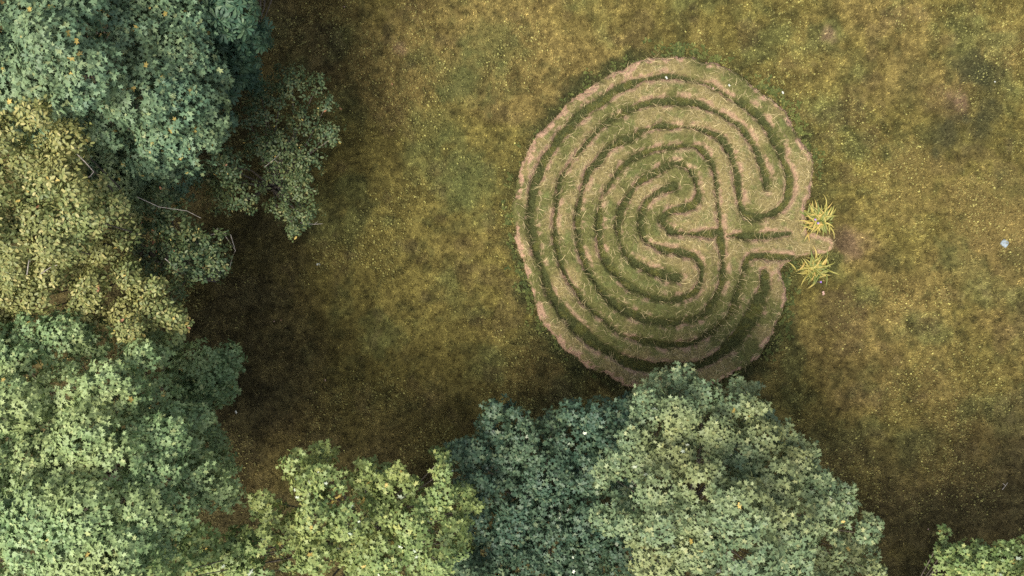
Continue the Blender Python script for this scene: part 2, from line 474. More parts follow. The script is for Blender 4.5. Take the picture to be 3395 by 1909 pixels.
# clover and small round weed leaves in patches
x, y = rnd_xy(130000, -16.6, 16.6, -9.7, 9.7)
pt = fbm(x, y, .7, 3, 90)
k = (rng.random(len(x)) < sstep(.43, .66, pt)) & (grid_sample(o_d, x, y, -3) < 0)
x, y = x[k], y[k]; n = len(x)
r = .008 + .022 * rng.random(n) ** 2
an = rng.random(n) * 6.28
zz = lawn_z(x, y) + .03 + .03 * rng.random(n)
tilt = (rng.random((n, 2)) - .5) * 1.2
ring = []
for q in range(5):
    dx = np.cos(an + q * 1.2566) * r; dy = np.sin(an + q * 1.2566) * r
    ring.append(np.stack([x + dx, y + dy, zz + dx * tilt[:, 0] + dy * tilt[:, 1]], 1))
cv = np.stack(ring, 1).reshape(-1, 3)
b0 = np.arange(n)[:, None] * 5 + len(v)
cf = np.concatenate([b0 + np.array([[0, 1, 2]]), b0 + np.array([[0, 2, 3]]), b0 + np.array([[0, 3, 4]])])
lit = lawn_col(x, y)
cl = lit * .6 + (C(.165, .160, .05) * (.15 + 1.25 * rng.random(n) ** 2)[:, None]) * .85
tag(mesh_np('grass', np.concatenate([v, cv]), [np.concatenate([f, cf])], M_BLADE, cols=np.concatenate([cc, np.repeat(cl, 5, 0)])), kind='stuff')

# ------------------------------------------------------------------ turf labyrinth: raised mown path and cut trenches
lab = empty('turf_labyrinth', (4.7, 2.0, 0))
tag(lab, 'round turf labyrinth of raised mown paths edged with pinkish dry stubble and dark grassy trenches', 'labyrinth')
dmin = np.minimum(tr_all, o_d)
hgt = sstep(-.06, .13, dmin) * .20 * (1 - .92 * ent_fade) + .035 * sstep(.1, .35, dmin)
hgt = hgt + (fbm(gp[:, 0], gp[:, 1], 6, 3, 33) - .5) * .05 + .012
hgt = np.where(o_d < -.03, -.05, hgt)
nA = fbm(gp[:, 0], gp[:, 1], 1.1, 3, 101); nB = fbm(gp[:, 0], gp[:, 1], 4.5, 3, 111); nC = fbm(gp[:, 0], gp[:, 1], 16, 2, 121)
def path_col(dm, od, nA, nB, nC, ent=0.0):
    c = C(.077, .077, .026) + (C(.148, .120, .052) - C(.077, .077, .026)) * sstep(.38, .62, nA)[:, None]
    c = c + (GREEN - c) * (sstep(.54, .68, nB) * .5)[:, None]
    c = c * (.72 + .56 * nC)[:, None]
    band = .08 + .14 * sstep(.40, .62, nB)
    scalp = sstep(1.0, .25, dm / band) * sstep(.40, .57, nA * .55 + nB * .45 + .2 * (nC - .5)) * sstep(-.04, .04, dm)
    rim = sstep(1.1, .25, od / (.06 + .17 * sstep(.40, .60, nB))) * sstep(-.06, .03, od) * sstep(.42, .58, nA * .5 + nB * .5 + .12 * (nC - .5) + .03)
    c = c + (PINK * (.85 + .5 * nC)[:, None] - c) * np.clip(scalp * .74 + rim * .85 * (1 - ent), 0, .85)[:, None]
    return c
pc = path_col(dmin, o_d, nA, nB, nC, ent_fade)
tc_ = LUSH * 1.3 + (C(.08, .08, .02) - LUSH * .75) * (sstep(.5, .7, nB) * .35)[:, None]
wpath = sstep(-.02, .05, tr_all)[:, None]
vcol = tc_ * (1 - wpath) + pc * wpath
li = np.arange(len(gp)).reshape(shp)
lq = np.stack([li[:-1, :-1], li[:-1, 1:], li[1:, 1:], li[1:, :-1]], -1).reshape(-1, 4)
fd = dmin[lq].mean(1); fo = o_d[lq].max(1); ft = tr_all[lq].mean(1); fid = tr_id[lq[:, 0]]
lv = np.stack([gp[:, 0], gp[:, 1], hgt], 1)
LO = np.array([4.7, 2.0, 0])
def submesh(name, fm, extra):
    q = lq[fm]
    u, inv = np.unique(q.ravel(), return_inverse=True)
    vv = lv[u] - LO; qq = inv.reshape(-1, 4); cols = vcol[u]
    ev, ef, ec = extra
    return mesh_np(name, np.concatenate([vv, ev - LO]), [qq, ef + len(vv)], [M_SOIL, M_BLADE], lab,
                   np.concatenate([np.zeros(len(qq)), np.ones(len(ef))]), np.concatenate([cols, ec]))
# blades on the path: short stubble, plus long pale strands of cut grass
x, y = rnd_xy(120000, LX0, LX1, LY0, LY1)
od = grid_sample(o_d, x, y, -3); td = grid_sample(tr_all, x, y, 3)
k = (od > -.02) & (td > 0.0)
x, y, od, td = x[k], y[k], od[k], td[k]
dm = np.minimum(od, td)
a_, b_, c_ = (grid_sample(q, x, y, .5) for q in (nA, nB, nC))
c = path_col(dm, od, a_, b_, c_, grid_sample(ent_fade, x, y, 0)) * (.85 + .6 * rng.random(len(x)))[:, None]
v1, f1, c1 = blades(x, y, grid_sample(hgt, x, y, 0) - .005, .05, .010, .8, c)
x, y = rnd_xy(20000, LX0, LX1, LY0, LY1)
od = grid_sample(o_d, x, y, -3); td = grid_sample(tr_all, x, y, 3); dm = np.minimum(od, td)
k = (od > .02) & (td > .0) & (rng.random(len(x)) < .12 + sstep(.45, .6, grid_sample(nA, x, y, .5)) * .5 + .35 * sstep(.3, .05, dm))
x, y = x[k], y[k]; n = len(x)
a = rng.random(n) * 6.28; L = .10 + .22 * rng.random(n); w = .003 + .003 * rng.random(n)
z0 = grid_sample(hgt, x, y, 0) + .025
mx_ = x + np.cos(a) * L / 2; my_ = y + np.sin(a) * L / 2
bend = (rng.random(n) - .5) * .9
ex = mx_ + np.cos(a + bend) * L / 2; ey = my_ + np.sin(a + bend) * L / 2
zm = np.maximum(grid_sample(hgt, mx_, my_, 0), 0) + .035; ze = np.maximum(grid_sample(hgt, ex, ey, 0), 0) + .02
sx, sy = -np.sin(a) * w, np.cos(a) * w
hv = np.stack([np.stack([x - sx, y - sy, z0], 1), np.stack([x + sx, y + sy, z0], 1), np.stack([mx_ - sx, my_ - sy, zm], 1),
               np.stack([mx_ + sx, my_ + sy, zm], 1), np.stack([ex, ey, ze], 1)], 1).reshape(-1, 3)
b0 = np.arange(n)[:, None] * 5 + len(v1)
hf = np.concatenate([b0 + np.array([[0, 1, 3]]), b0 + np.array([[0, 3, 2]]), b0 + np.array([[2, 3, 4]])])
hc = np.repeat(HAY * (.7 + .7 * rng.random(n))[:, None] * np.where(rng.random(n) < .3, 1.25, 1)[:, None], 5, 0)
submesh('path', (fo > -.1) & (ft > 0.0), (np.concatenate([v1, hv]), np.concatenate([f1, hf]), np.concatenate([c1, hc])))
x, y = rnd_xy(330000, LX0, LX1, LY0, LY1)
od = grid_sample(o_d, x, y, -3); td = grid_sample(tr_all, x, y, 3)
k = (td < .015) & (od > 0)
x, y, td = x[k], y[k], td[k]
bid = grid_sample(tr_id, x, y, 0)
bn = grid_sample(nB, x, y, .5)
c = (LUSH * 1.35 + (C(.115, .105, .026) - LUSH) * (.15 + sstep(.45, .66, bn) * .7)[:, None]) * (.7 + .7 * rng.random(len(x)))[:, None]
zt = grid_sample(hgt, x, y, 0) - .005
for t in range(len(LINES)):
    m = bid == t
    submesh('trench', (fo > -.1) & (ft <= 0.0) & (fid == t), blades(x[m], y[m], zt[m], .075, .011, .6, c[m]))

# ------------------------------------------------------------------ broad weeds hugging the outer edge
def leaf_batch(tpl_v, tpl_f, pos, u, nrm, size):
    """place a leaf template (x along midrib, y across, z up) for every row"""
    u = u / np.linalg.norm(u, axis=1, keepdims=True)
    nrm = nrm - u * np.sum(nrm * u, 1, keepdims=True)
    nrm = nrm / np.maximum(np.linalg.norm(nrm, axis=1, keepdims=True), 1e-6)
    s = np.cross(nrm, u)
    n = len(pos)
    v = (tpl_v[None, :, 0, None] * u[:, None] + tpl_v[None, :, 1, None] * s[:, None] + tpl_v[None, :, 2, None] * nrm[:, None]) * size[:, None, None] + pos[:, None]
    f = tpl_f[None] + (np.arange(n) * len(tpl_v))[:, None, None]
    return v.reshape(-1, 3), f.reshape(-1, 3)

def fold(v, droop=.25, keel=.25):
    v = np.array([(a, b, 0) for a, b in v], float)
    v[:, 2] = keel * np.abs(v[:, 1]) - droop * v[:, 0] ** 2 - .35 * v[:, 1] ** 2
    return v

def sided(half):
    """half outline (x, y>0) from base to tip, mirrored and fanned from a midrib point"""
    vs = [(.40, 0), (0, 0)] + half + [(1, 0)] + [(a, -b) for a, b in half]
    nh = len(half); f = []
    up = [1] + [2 + i for i in range(nh)] + [2 + nh]
    dn = [1] + [3 + nh + i for i in range(nh)] + [2 + nh]
    for i in range(len(up) - 1):
        f.append((0, up[i + 1], up[i])); f.append((0, dn[i], dn[i + 1]))
    return fold(vs), np.array(f)

MAPLE = sided([(-.08, .16), (.10, .36), (.30, .19), (.72, .43), (.62, .15)])
OAK = sided([(.18, .16), (.5, .26), (.8, .20)])
ELLIP = sided([(.25, .22), (.65, .24)])
def chestnut():
    V, F = [], []
    lv_, lf_ = sided([(.3, .09), (.72, .19)])
    for a, s in ((0, 1), (.75, .95), (-.75, .95), (1.5, .75), (-1.5, .75), (2.3, .5), (-2.3, .5)):
        c_, s_ = math.cos(a), math.sin(a)
        w = lv_.copy() * s
        w = np.stack([w[:, 0] * c_ - w[:, 1] * s_, w[:, 0] * s_ + w[:, 1] * c_, w[:, 2]], 1)
        F.append(lf_ + len(V) * len(lv_)); V.append(w)
    return np.concatenate(V), np.concatenate(F)
CHEST = chestnut()

M_WEED = leaf_material('weed_leaf', [(0, (.03, .042, .012)), (.6, (.055, .07, .02)), (1, (.11, .12, .035))], trans=.2, rough=.7, spec=.12)
wp = []
for i in range(900):
    p = OUT[rng.integers(len(OUT))]
    a = math.atan2(p[1] - 2.0, p[0] - 4.5)
    px_, py_ = CX + p[0] / MPP, CY - p[1] / MPP
    dens = .10 + .75 * max(math.exp(-((px_ - 1960) / 120) ** 2 - ((py_ - 280) / 140) ** 2), math.exp(-((px_ - 1330) / 60) ** 2 - ((py_ - 730) / 160) ** 2),
                          math.exp(-((px_ - 1720) / 160) ** 2 - ((py_ - 130) / 40) ** 2), math.exp(-((px_ - 1985) / 60) ** 2 - ((py_ - 760) / 120) ** 2))
    if random.random() > dens: continue
    off = .05 + abs(random.gauss(0, .17))
    q = (p[0] + math.cos(a) * off + random.gauss(0, .06), p[1] + math.sin(a) * off + random.gauss(0, .06))
    if px_ > 2000 and 520 < py_ < 720: continue
    wp.append(q)
WP, WU, WN, WS = [], [], [], []
for q in wp:
    for j in range(random.randint(4, 8)):
        a = random.random() * 6.28; el = random.uniform(.1, .8)
        WP.append((q[0] + random.gauss(0, .03), q[1] + random.gauss(0, .03), .02))
        WU.append((math.cos(a), math.sin(a), el)); WN.append((0, 0, 1)); WS.append(random.uniform(.05, .14))
wv, wf = leaf_batch(*ELLIP, np.array(WP), np.array(WU), np.array(WN), np.array(WS))
tag(mesh_np('weeds', wv, wf, M_WEED), kind='stuff')

# ------------------------------------------------------------------ trees
def tube(V, F, pts, r0, r1, n=6):
    pts = np.array(pts, float)
    m = len(pts); base = sum(len(q) for q in V)
    rings = []
    for i in range(m):
        d = pts[min(i + 1, m - 1)] - pts[max(i - 1, 0)]
        d = d / max(np.linalg.norm(d), 1e-9)
        a = np.cross(d, (0.3, 0.9, 0.1)); a /= max(np.linalg.norm(a), 1e-9)
        b = np.cross(d, a)
        r = r0 + (r1 - r0) * (i / (m - 1))
        th = np.arange(n) * 2 * np.pi / n
        rings.append(pts[i] + r * (np.cos(th)[:, None] * a + np.sin(th)[:, None] * b))
    V.append(np.concatenate(rings))
    for i in range(m - 1):
        for j in range(n):
            F.append((base + i * n + j, base + i * n + (j + 1) % n, base + (i + 1) * n + (j + 1) % n, base + (i + 1) * n + j))

def make_tree(name, label, trunk, rad, top, clumps, leaf, mat, lsize, shoots, per, extra=26, cat='tree', twigs=(), under=.55,
              edge=.45, rscale=.88, zjit=.33, limbs=1.0, flat=.85, stretch=1.0, loose=0.0, pale=None):
    tx, ty = trunk
    gz = float(lawn_z(np.array([tx]), np.array([ty]))[0])
    root = empty(name, (tx, ty, gz))
    tag(root, label, cat, 'trees round the lawn')
    O = np.array([tx, ty, gz])
    cl = []                               # x, y, z, r, density
    for c_ in clumps:
        px, py, r, z = c_[:4]
        X, Y, Z = g2w(px, py, z)
        rr = r * MPP * (H - z) / H * rscale
        Z += random.gauss(0, zjit)
        cl.append((X, Y, Z - rr * flat * .5, rr, 1.15))
        if random.random() < under and Z > 3.4:   # a lower bough behind it
            z2 = max(Z - random.uniform(1.5, 3.0), 1.6)
            k2 = (H - z2) / (H - Z)
            cl.append((X * k2 + random.gauss(0, .15), Y * k2 + random.gauss(0, .15), z2 - rr * .3, rr * 1.08, .71))
    for i in range(extra):                # the rest of the crown, beyond the frame
        a = random.random() * 6.28; q = math.sqrt(random.random()) * rad
        z = 2.8 + (top - 3.2) * math.sqrt(max(0, 1 - (q / rad) ** 2)) * random.uniform(.75, 1.0)
        p = (tx + q * math.cos(a), ty + q * math.sin(a), z)
        rr = random.uniform(.65, .95)
        px, py = w2px(p); m = rr / MPP * 1.25 * H / (H - z)
        m *= edge
        if -m < px < 2575 + m and -m < py < 1448 + m: continue
        cl.append((*p, rr, .7))
    V, F = [], []
    fork = O + np.array([0, 0, top * .32])
    tube(V, F, [O - (0, 0, .15), O + (0, 0, .35), O + (.05, .03, top * .2), fork], .05 * top ** .8 + .03, .03 * top ** .8 + .02, 9)
    for (X, Y, Z, rr, dn) in cl:
        if dn == .71 or random.random() > limbs: continue      # the lower boughs grow off these
        e = np.array([X, Y, Z - rr * .1]); s = O + np.array([0, 0, top * random.uniform(.2, .33)])
        mid = s * .45 + e * .55 + np.array([random.gauss(0, .15), random.gauss(0, .15), -.12 * np.linalg.norm(e[:2] - s[:2]) + .1])
        tube(V, F, [s, s * .7 + mid * .3 + (0, 0, .05), mid, e], .05, .008, 5)
    tv = np.concatenate(V)
    mesh_np('trunk', tv - O, np.array(F), M_BARK, root, smooth=True)
    P, U, N, Z_ = [], [], [], []
    for (X, Y, Z, rr, dn) in cl:
        ns = max(4, int(shoots * dn * rr * rr * 6.0))
        d = rng.normal(size=(ns, 3)); d /= np.linalg.norm(d, axis=1, keepdims=True)
        low = d[:, 2] < -.30
        d[low, 2] *= -1
        sd = rng.random() * 40
        lump = .78 + .36 * vnoise(d[:, 0] * 1.7 + sd, d[:, 1] * 1.7 + d[:, 2] * 1.3 + sd, 1.0, 2) + rng.normal(0, .03 + loose, ns)
        inner = rng.random(ns) < .10
        lump = np.where(inner, lump * .65, lump)
        p = np.array([X, Y, Z]) + d * np.array([rr * stretch, rr, rr * flat]) * lump[:, None]
        ax_ = d * np.array([1, 1, 1.3]) + np.array([0, 0, .55]) + rng.normal(0, .22, (ns, 3))
        ax_ /= np.linalg.norm(ax_, axis=1, keepdims=True)
        t1 = np.cross(ax_, rng.normal(size=(ns, 3))); t1 /= np.linalg.norm(t1, axis=1, keepdims=True)
        t2 = np.cross(ax_, t1)
        ph = rng.random(ns) * 6.28
        for j in range(per):
            keep = rng.random(ns) < .9
            m = keep.sum()
            an = ph + j * 2.4 + rng.normal(0, .25, ns)
            el = (-.30 + 1.10 * (j / max(per - 1, 1)) + rng.normal(0, .16, ns))[:, None]
            u = (np.cos(an)[:, None] * t1 + np.sin(an)[:, None] * t2) * np.cos(el) + ax_ * np.sin(el) - np.array([0, 0, .18])
            sz = lsize * (1.08 - .38 * j / max(per - 1, 1)) * (.55 + .8 * rng.random(ns))
            off = u * (.25 * lsize) + ax_ * (.05 * j * lsize)
            nn = ax_ * .6 + d * .7 + rng.normal(0, .30, (ns, 3))
            P.append((p + off)[keep]); U.append(u[keep]); N.append(nn[keep]); Z_.append(sz[keep])
    P, U, N, Z_ = map(np.concatenate, (P, U, N, Z_))
    k = P[:, 2] > .4
    v, f = leaf_batch(*leaf, P[k] - O, U[k], N[k], Z_[k])
    mi = None; mats = [mat]
    if pale is not None:                   # turned leaves showing a different face
        nl = len(P[k]); nf = len(leaf[1])
        mats = [mat] + [q for q, _ in pale]
        s = np.zeros(nl, int); rr = rng.random(nl); lo = 0
        for i, (_, pr) in enumerate(pale):
            s[(rr >= lo) & (rr < lo + pr)] = i + 1; lo += pr
        mi = np.repeat(s, nf)
    mesh_np('crown', v, f, mats, root, mi)
    for tw in twigs:
        V, F = [], []
        for pts, r0 in tw:
            tube(V, F, [np.array(g2w(*q)) for q in pts], r0 * .5, r0 * .2, 5)
        mesh_np('bare_branch', np.concatenate(V) - O, np.array(F), M_DEAD, root, smooth=True)
    return root, len(P)

M_SYC = leaf_material('sycamore_leaf', [(0, (.10, .162, .066)), (.5, (.15, .22, .095)), (.9, (.20, .27, .12)), (1, (.28, .32, .135))], tint=(.26, .28, .10), tint_amt=.5)
M_SYC2 = leaf_material('blue_green_leaf', [(0, (.058, .105, .062)), (.5, (.083, .14, .078)), (.9, (.115, .175, .092)), (1, (.19, .22, .10))], tint=(.18, .20, .075), tint_amt=.4)
M_SAGE = leaf_material('sage_leaf', [(0, (.075, .115, .06)), (.5, (.11, .155, .078)), (.9, (.15, .19, .095)), (1, (.22, .235, .11))], tint=(.23, .23, .085), tint_amt=.55)
M_CHE = leaf_material('chestnut_leaf', [(0, (.028, .065, .04)), (.6, (.048, .092, .052)), (1, (.075, .12, .062))], tint_amt=.1)
M_OAKL = leaf_material('oak_leaf', [(0, (.075, .10, .035)), (.5, (.13, .155, .054)), (.85, (.19, .195, .07)), (1, (.28, .25, .10))], tint=(.25, .225, .075), tint_amt=.5)
M_OAKD = leaf_material('dark_oak_leaf', [(0, (.028, .054, .027)), (.5, (.05, .078, .034)), (.9, (.085, .105, .045)), (1, (.15, .14, .055))], tint_amt=.25)
M_PLA = leaf_material('yellow_green_leaf', [(0, (.09, .14, .046)), (.5, (.128, .178, .062)), (.85, (.17, .22, .08)), (1, (.25, .27, .09))], tint=(.225, .225, .06), tint_amt=.5)
M_DRK = leaf_material('dark_maple_leaf', [(0, (.026, .056, .036)), (.5, (.040, .072, .045)), (.9, (.06, .095, .055)), (1, (.10, .13, .07))], tint_amt=.15)
M_YEL = leaf_material('yellowed_leaf', [(0, (.26, .20, .05)), (1, (.38, .29, .09))], tint_amt=0)
M_RUS = leaf_material('rusty_leaf', [(0, (.22, .10, .05)), (1, (.32, .17, .09))], tint_amt=0)
M_PAL = leaf_material('pale_underside', [(0, (.26, .31, .22)), (1, (.45, .48, .38))], tint_amt=0)

def Z(lst, z):  # give every clump of a list without one the height z
    return [c if len(c) > 3 else (*c, z) for c in lst]

TOT = 0
r_, q_ = make_tree('sycamore_tree', 'tall blue-green sycamore with yellow flecks in the upper left corner, beside a horse chestnut', (-11.6, 6.4), 4.6, 9.4,
    Z([(50, 50, 90, 9.0), (150, 130, 105, 9.3), (60, 190, 100, 9), (220, 190, 100, 9), (290, 80, 95, 8.6), (200, 30, 80, 8.8), (390, 120, 95, 8.2), (400, 30, 70, 7.8),
       (330, 220, 100, 8.6), (430, 240, 85, 8), (490, 270, 70, 7.5), (395, 330, 85, 7.6), (470, 340, 80, 7.2), (360, 385, 60, 7), (470, 60, 60, 7.4), (480, 150, 70, 7.2),
       (270, 300, 70, 7.6), (130, 250, 80, 8.2), (60, 260, 70, 7.8), (540, 200, 50, 6.4), (520, 320, 45, 6.4), (410, 400, 50, 6.6), (-30, 30, 90, 8.8), (-40, 150, 90, 9), (-30, 260, 70, 8), (100, -30, 90, 8.8), (230, -30, 80, 8.4), (340, -30, 80, 8), (440, -20, 70, 7.4)], 8)
    + [(300, 420, 110, 4.6), (250, 470, 80, 4.3), (420, 440, 70, 4.5), (330, 480, 60, 4.2), (230, 380, 90, 4.8), (120, 300, 80, 5.5), (40, 290, 70, 5.5)],
    MAPLE, M_SYC2, .128, 40, 7, 38, under=1, rscale=.93, zjit=.28, pale=[(M_YEL, .008)])
TOT += q_
r_, q_ = make_tree('horse_chestnut_tree', 'dark teal horse chestnut with large fingered leaves at the top edge, beside the sycamore', (-6.9, 9.2), 3.2, 7.6,
    [(520, 15, 70, 6.8), (590, 40, 70, 6.6), (600, 110, 60, 6.1), (632, 105, 32, 5.9), (560, 130, 60, 5.8), (640, 60, 25, 6), (580, 215, 55, 4.6), (620, 200, 35, 4.4), (540, 60, 60, 6.4)],
    CHEST, M_CHE, .21, 16, 5, 26, edge=1.3)
TOT += q_
r_, q_ = make_tree('hawthorn_tree', 'small dark loose hawthorn with tiny leaves spreading over the lawn between sycamore and oak', (-6.9, 2.9), 2.5, 4.6,
    Z([(695, 185, 42), (740, 225, 45), (650, 235, 42), (795, 215, 35), (680, 280, 45), (755, 290, 45), (815, 325, 38), (620, 290, 40), (700, 365, 55), (770, 395, 48),
       (640, 360, 50), (600, 430, 45), (680, 450, 50), (760, 470, 45), (725, 535, 42), (620, 500, 50), (780, 535, 32), (540, 440, 45), (545, 500, 40), (740, 580, 25),
       (700, 520, 38), (560, 390, 40), (735, 430, 40), (820, 260, 25), (845, 350, 20), (500, 430, 40)], 3.9),
    ELLIP, M_OAKD, .095, 44, 8, 0, under=.2, loose=.15, flat=.7, pale=[(M_YEL, .005), (M_RUS, .0012)],
    twigs=[[([(755, 560, 3.6), (790, 564, 3.4), (812, 562, 3.3)], .02), ([(790, 564, 3.4), (800, 556, 3.4)], .012)],
           [([(665, 420, 4.3), (690, 400, 4.4), (705, 385, 4.5)], .012), ([(690, 400, 4.4), (700, 410, 4.4)], .01)]])
TOT += q_
r_, q_ = make_tree('oak_tree', 'tall olive-yellow oak with bare grey branches at the left edge between two sycamores', (-9.9, 0.9), 4.0, 9.0,
    Z([(15, 315, 45), (130, 300, 42), (170, 345, 45), (110, 390, 60), (40, 410, 60), (165, 425, 45), (60, 480, 60), (130, 470, 45), (215, 490, 45), (255, 520, 50),
       (280, 560, 38), (190, 550, 45), (60, 555, 60), (110, 570, 55), (150, 600, 50), (90, 620, 50), (20, 620, 50), (120, 610, 45), (240, 470, 30), (-20, 350, 50), (-30, 480, 60), (-30, 590, 60), (20, 550, 45), (90, 430, 50)], 8.4)
    + Z([(240, 630, 40), (310, 590, 35), (60, 680, 50), (140, 690, 45), (180, 650, 40), (230, 720, 45), (300, 690, 40), (340, 735, 42), (385, 780, 42), (435, 805, 35), (350, 825, 36),
         (280, 790, 45), (200, 790, 45), (300, 865, 22), (400, 720, 25), (455, 800, 20), (100, 750, 40), (30, 740, 45), (-20, 680, 50), (-20, 770, 50), (80, 620, 40), (270, 680, 35), (180, 760, 40)], 6.5),
    OAK, M_OAKL, .11, 60, 8, 30, under=1, rscale=.95, zjit=.42, limbs=.4, loose=.10, flat=.7, pale=[(M_YEL, .006), (M_RUS, .0012)],
    twigs=[[([(185, 350, 8.2), (192, 385, 8.3), (215, 408, 8.3), (236, 432, 8.2)], .04), ([(236, 432, 8.2), (225, 445, 8.2), (200, 445, 8.1)], .025), ([(192, 385, 8.3), (206, 365, 8.4)], .012)],
           [([(68, 690, 7.5), (72, 660, 7.7), (76, 640, 7.8)], .025), ([(72, 660, 7.7), (84, 650, 7.7)], .014)],
           [([(100, 690, 7), (130, 670, 7.2), (150, 665, 7.2)], .022)]])
TOT += q_
r_, q_ = make_tree('young_oak_tree', 'smaller dull green oak with twiggy bare shoots reaching over the lawn beside the tall oak', (-9.0, 0.4), 2.4, 6.2,
    Z([(400, 515, 42), (430, 555, 50), (370, 560, 42), (470, 600, 45), (530, 620, 45), (540, 665, 42), (480, 655, 45), (400, 630, 50), (340, 640, 45), (500, 695, 28),
       (420, 690, 40), (440, 740, 30), (360, 690, 38), (410, 480, 25), (330, 580, 30)], 5.4),
    OAK, M_OAKD, .10, 50, 8, 0, under=.4, loose=.13, flat=.7, pale=[(M_YEL, .006), (M_RUS, .005)],
    twigs=[[([(530, 590, 5.2), (560, 584, 5.2), (580, 590, 5.1), (592, 630, 5.0), (583, 650, 5.0), (576, 680, 4.9)], .024), ([(560, 584, 5.2), (575, 605, 5.1), (592, 630, 5.0)], .012), ([(545, 575, 5.2), (560, 584, 5.2)], .012)],
           [([(345, 495, 5.9), (400, 520, 5.8), (470, 530, 5.6), (505, 548, 5.5)], .02)],
           [([(415, 650, 5.7), (440, 672, 5.6), (470, 690, 5.5)], .016), ([(440, 672, 5.6), (436, 690, 5.5)], .01)]])
TOT += q_
r_, q_ = make_tree('broad_sycamore_tree', 'broad bright green sycamore filling the lower left corner', (-10.4, -5.2), 4.9, 9.6,
    Z([(70, 840, 60, 6.5), (160, 850, 70, 6.5), (230, 860, 50, 6.2), (55, 930, 70, 7), (60, 1010, 85, 7.5), (170, 990, 80, 7.5), (290, 980, 85, 7.5), (350, 905, 45, 7.4), (390, 900, 30, 7),
       (350, 1010, 70, 7.2), (90, 1090, 80, 8), (240, 1080, 85, 8), (340, 1100, 60, 7.8), (50, 1180, 90, 8.5), (160, 1170, 85, 8.4), (290, 1170, 85, 8.4), (400, 1110, 80, 7.8), (390, 1190, 75, 7.9),
       (465, 1130, 60, 7.2), (500, 1055, 50, 6.4), (460, 1050, 40, 6.6), (480, 1215, 70, 7.6), (540, 1235, 55, 7.1), (580, 1255, 28, 6.8), (100, 1280, 100, 9), (220, 1280, 90, 9), (340, 1290, 85, 8.6), (50, 1380, 95, 9.2),
       (170, 1380, 100, 9.3), (290, 1390, 95, 9), (420, 1290, 75, 8), (370, 1380, 70, 8.2), (120, 1440, 80, 9.3), (-30, 900, 80, 7), (-40, 1050, 90, 8), (-40, 1200, 90, 8.6), (-40, 1330, 90, 9), (-20, 850, 50, 6.5), (220, 1450, 80, 9), (330, 1450, 80, 8.6)], 8)
    + [(500, 930, 70, 4.3), (570, 905, 38, 4.1), (450, 960, 70, 4.4), (530, 985, 50, 4.1), (520, 1120, 50, 4.3), (535, 1180, 42, 4.3), (410, 870, 45, 4.1), (470, 1010, 60, 4.2), (560, 950, 40, 4.0), (350, 870, 50, 4.4)],
    MAPLE, M_SYC, .122, 43, 7, 44, under=1, rscale=.93, zjit=.26, pale=[(M_YEL, .0015)])
TOT += q_
r_, q_ = make_tree('field_maple_tree', 'yellow-green field maple with pale turned leaves at the bottom edge beside the dark maple', (-4.1, -6.9), 3.4, 7.8,
    Z([(730, 1180, 42), (785, 1165, 38), (830, 1210, 50), (770, 1230, 55), (905, 1200, 40), (920, 1240, 55), (960, 1230, 40), (995, 1195, 32), (1010, 1240, 42), (1105, 1165, 22), (1110, 1190, 30), (1115, 1235, 42), (1085, 1280, 50),
       (655, 1260, 32), (675, 1300, 38), (615, 1365, 42), (660, 1350, 45), (720, 1350, 50), (800, 1300, 60), (880, 1310, 60), (960, 1310, 60), (1030, 1310, 50), (740, 1400, 55), (800, 1390, 55), (880, 1400, 65), (970, 1390, 65),
       (1050, 1360, 50), (1168, 1255, 24), (1172, 1295, 32), (1200, 1280, 20), (1145, 1340, 42), (1110, 1380, 45), (1150, 1380, 35), (490, 1392, 60, 8.0), (548, 1430, 56, 7.6), (440, 1420, 40, 8.3), (490, 1435, 50, 8.2), (600, 1425, 46, 7.2), (580, 1385, 40, 7.2), (660, 1432, 42), (920, 1440, 60), (1040, 1430, 50)], 6.8),
    MAPLE, M_PLA, .135, 36, 7, 30, edge=.8, under=.9, rscale=.84, pale=[(M_YEL, .006), (M_PAL, .007)])
TOT += q_
r_, q_ = make_tree('dark_maple_tree', 'dark teal shaded maple between the yellow-green maple and the tall grey-green maple', (.9, -6.2), 3.2, 6.4,
    Z([(1245, 1030, 34), (1305, 1050, 30), (1250, 1080, 50), (1330, 1110, 60), (1190, 1140, 50), (1150, 1130, 25), (1260, 1160, 70), (1440, 1035, 38), (1395, 1065, 38), (1500, 1055, 45), (1440, 1120, 65), (1530, 1110, 55), (1380, 1190, 75),
       (1480, 1190, 75), (1300, 1250, 75), (1400, 1280, 75), (1300, 1340, 75), (1390, 1370, 80), (1490, 1320, 75), (1490, 1410, 75), (1250, 1410, 65), (1210, 1210, 45), (1560, 1045, 45), (1200, 1330, 60), (1580, 1400, 60), (1590, 1250, 60), (1165, 1425, 55), (1200, 1445, 60), (1330, 1445, 70), (1440, 1450, 70)], 5.2),
    MAPLE, M_DRK, .128, 38, 7, 22, under=1, pale=[(M_PAL, .003)])
TOT += q_
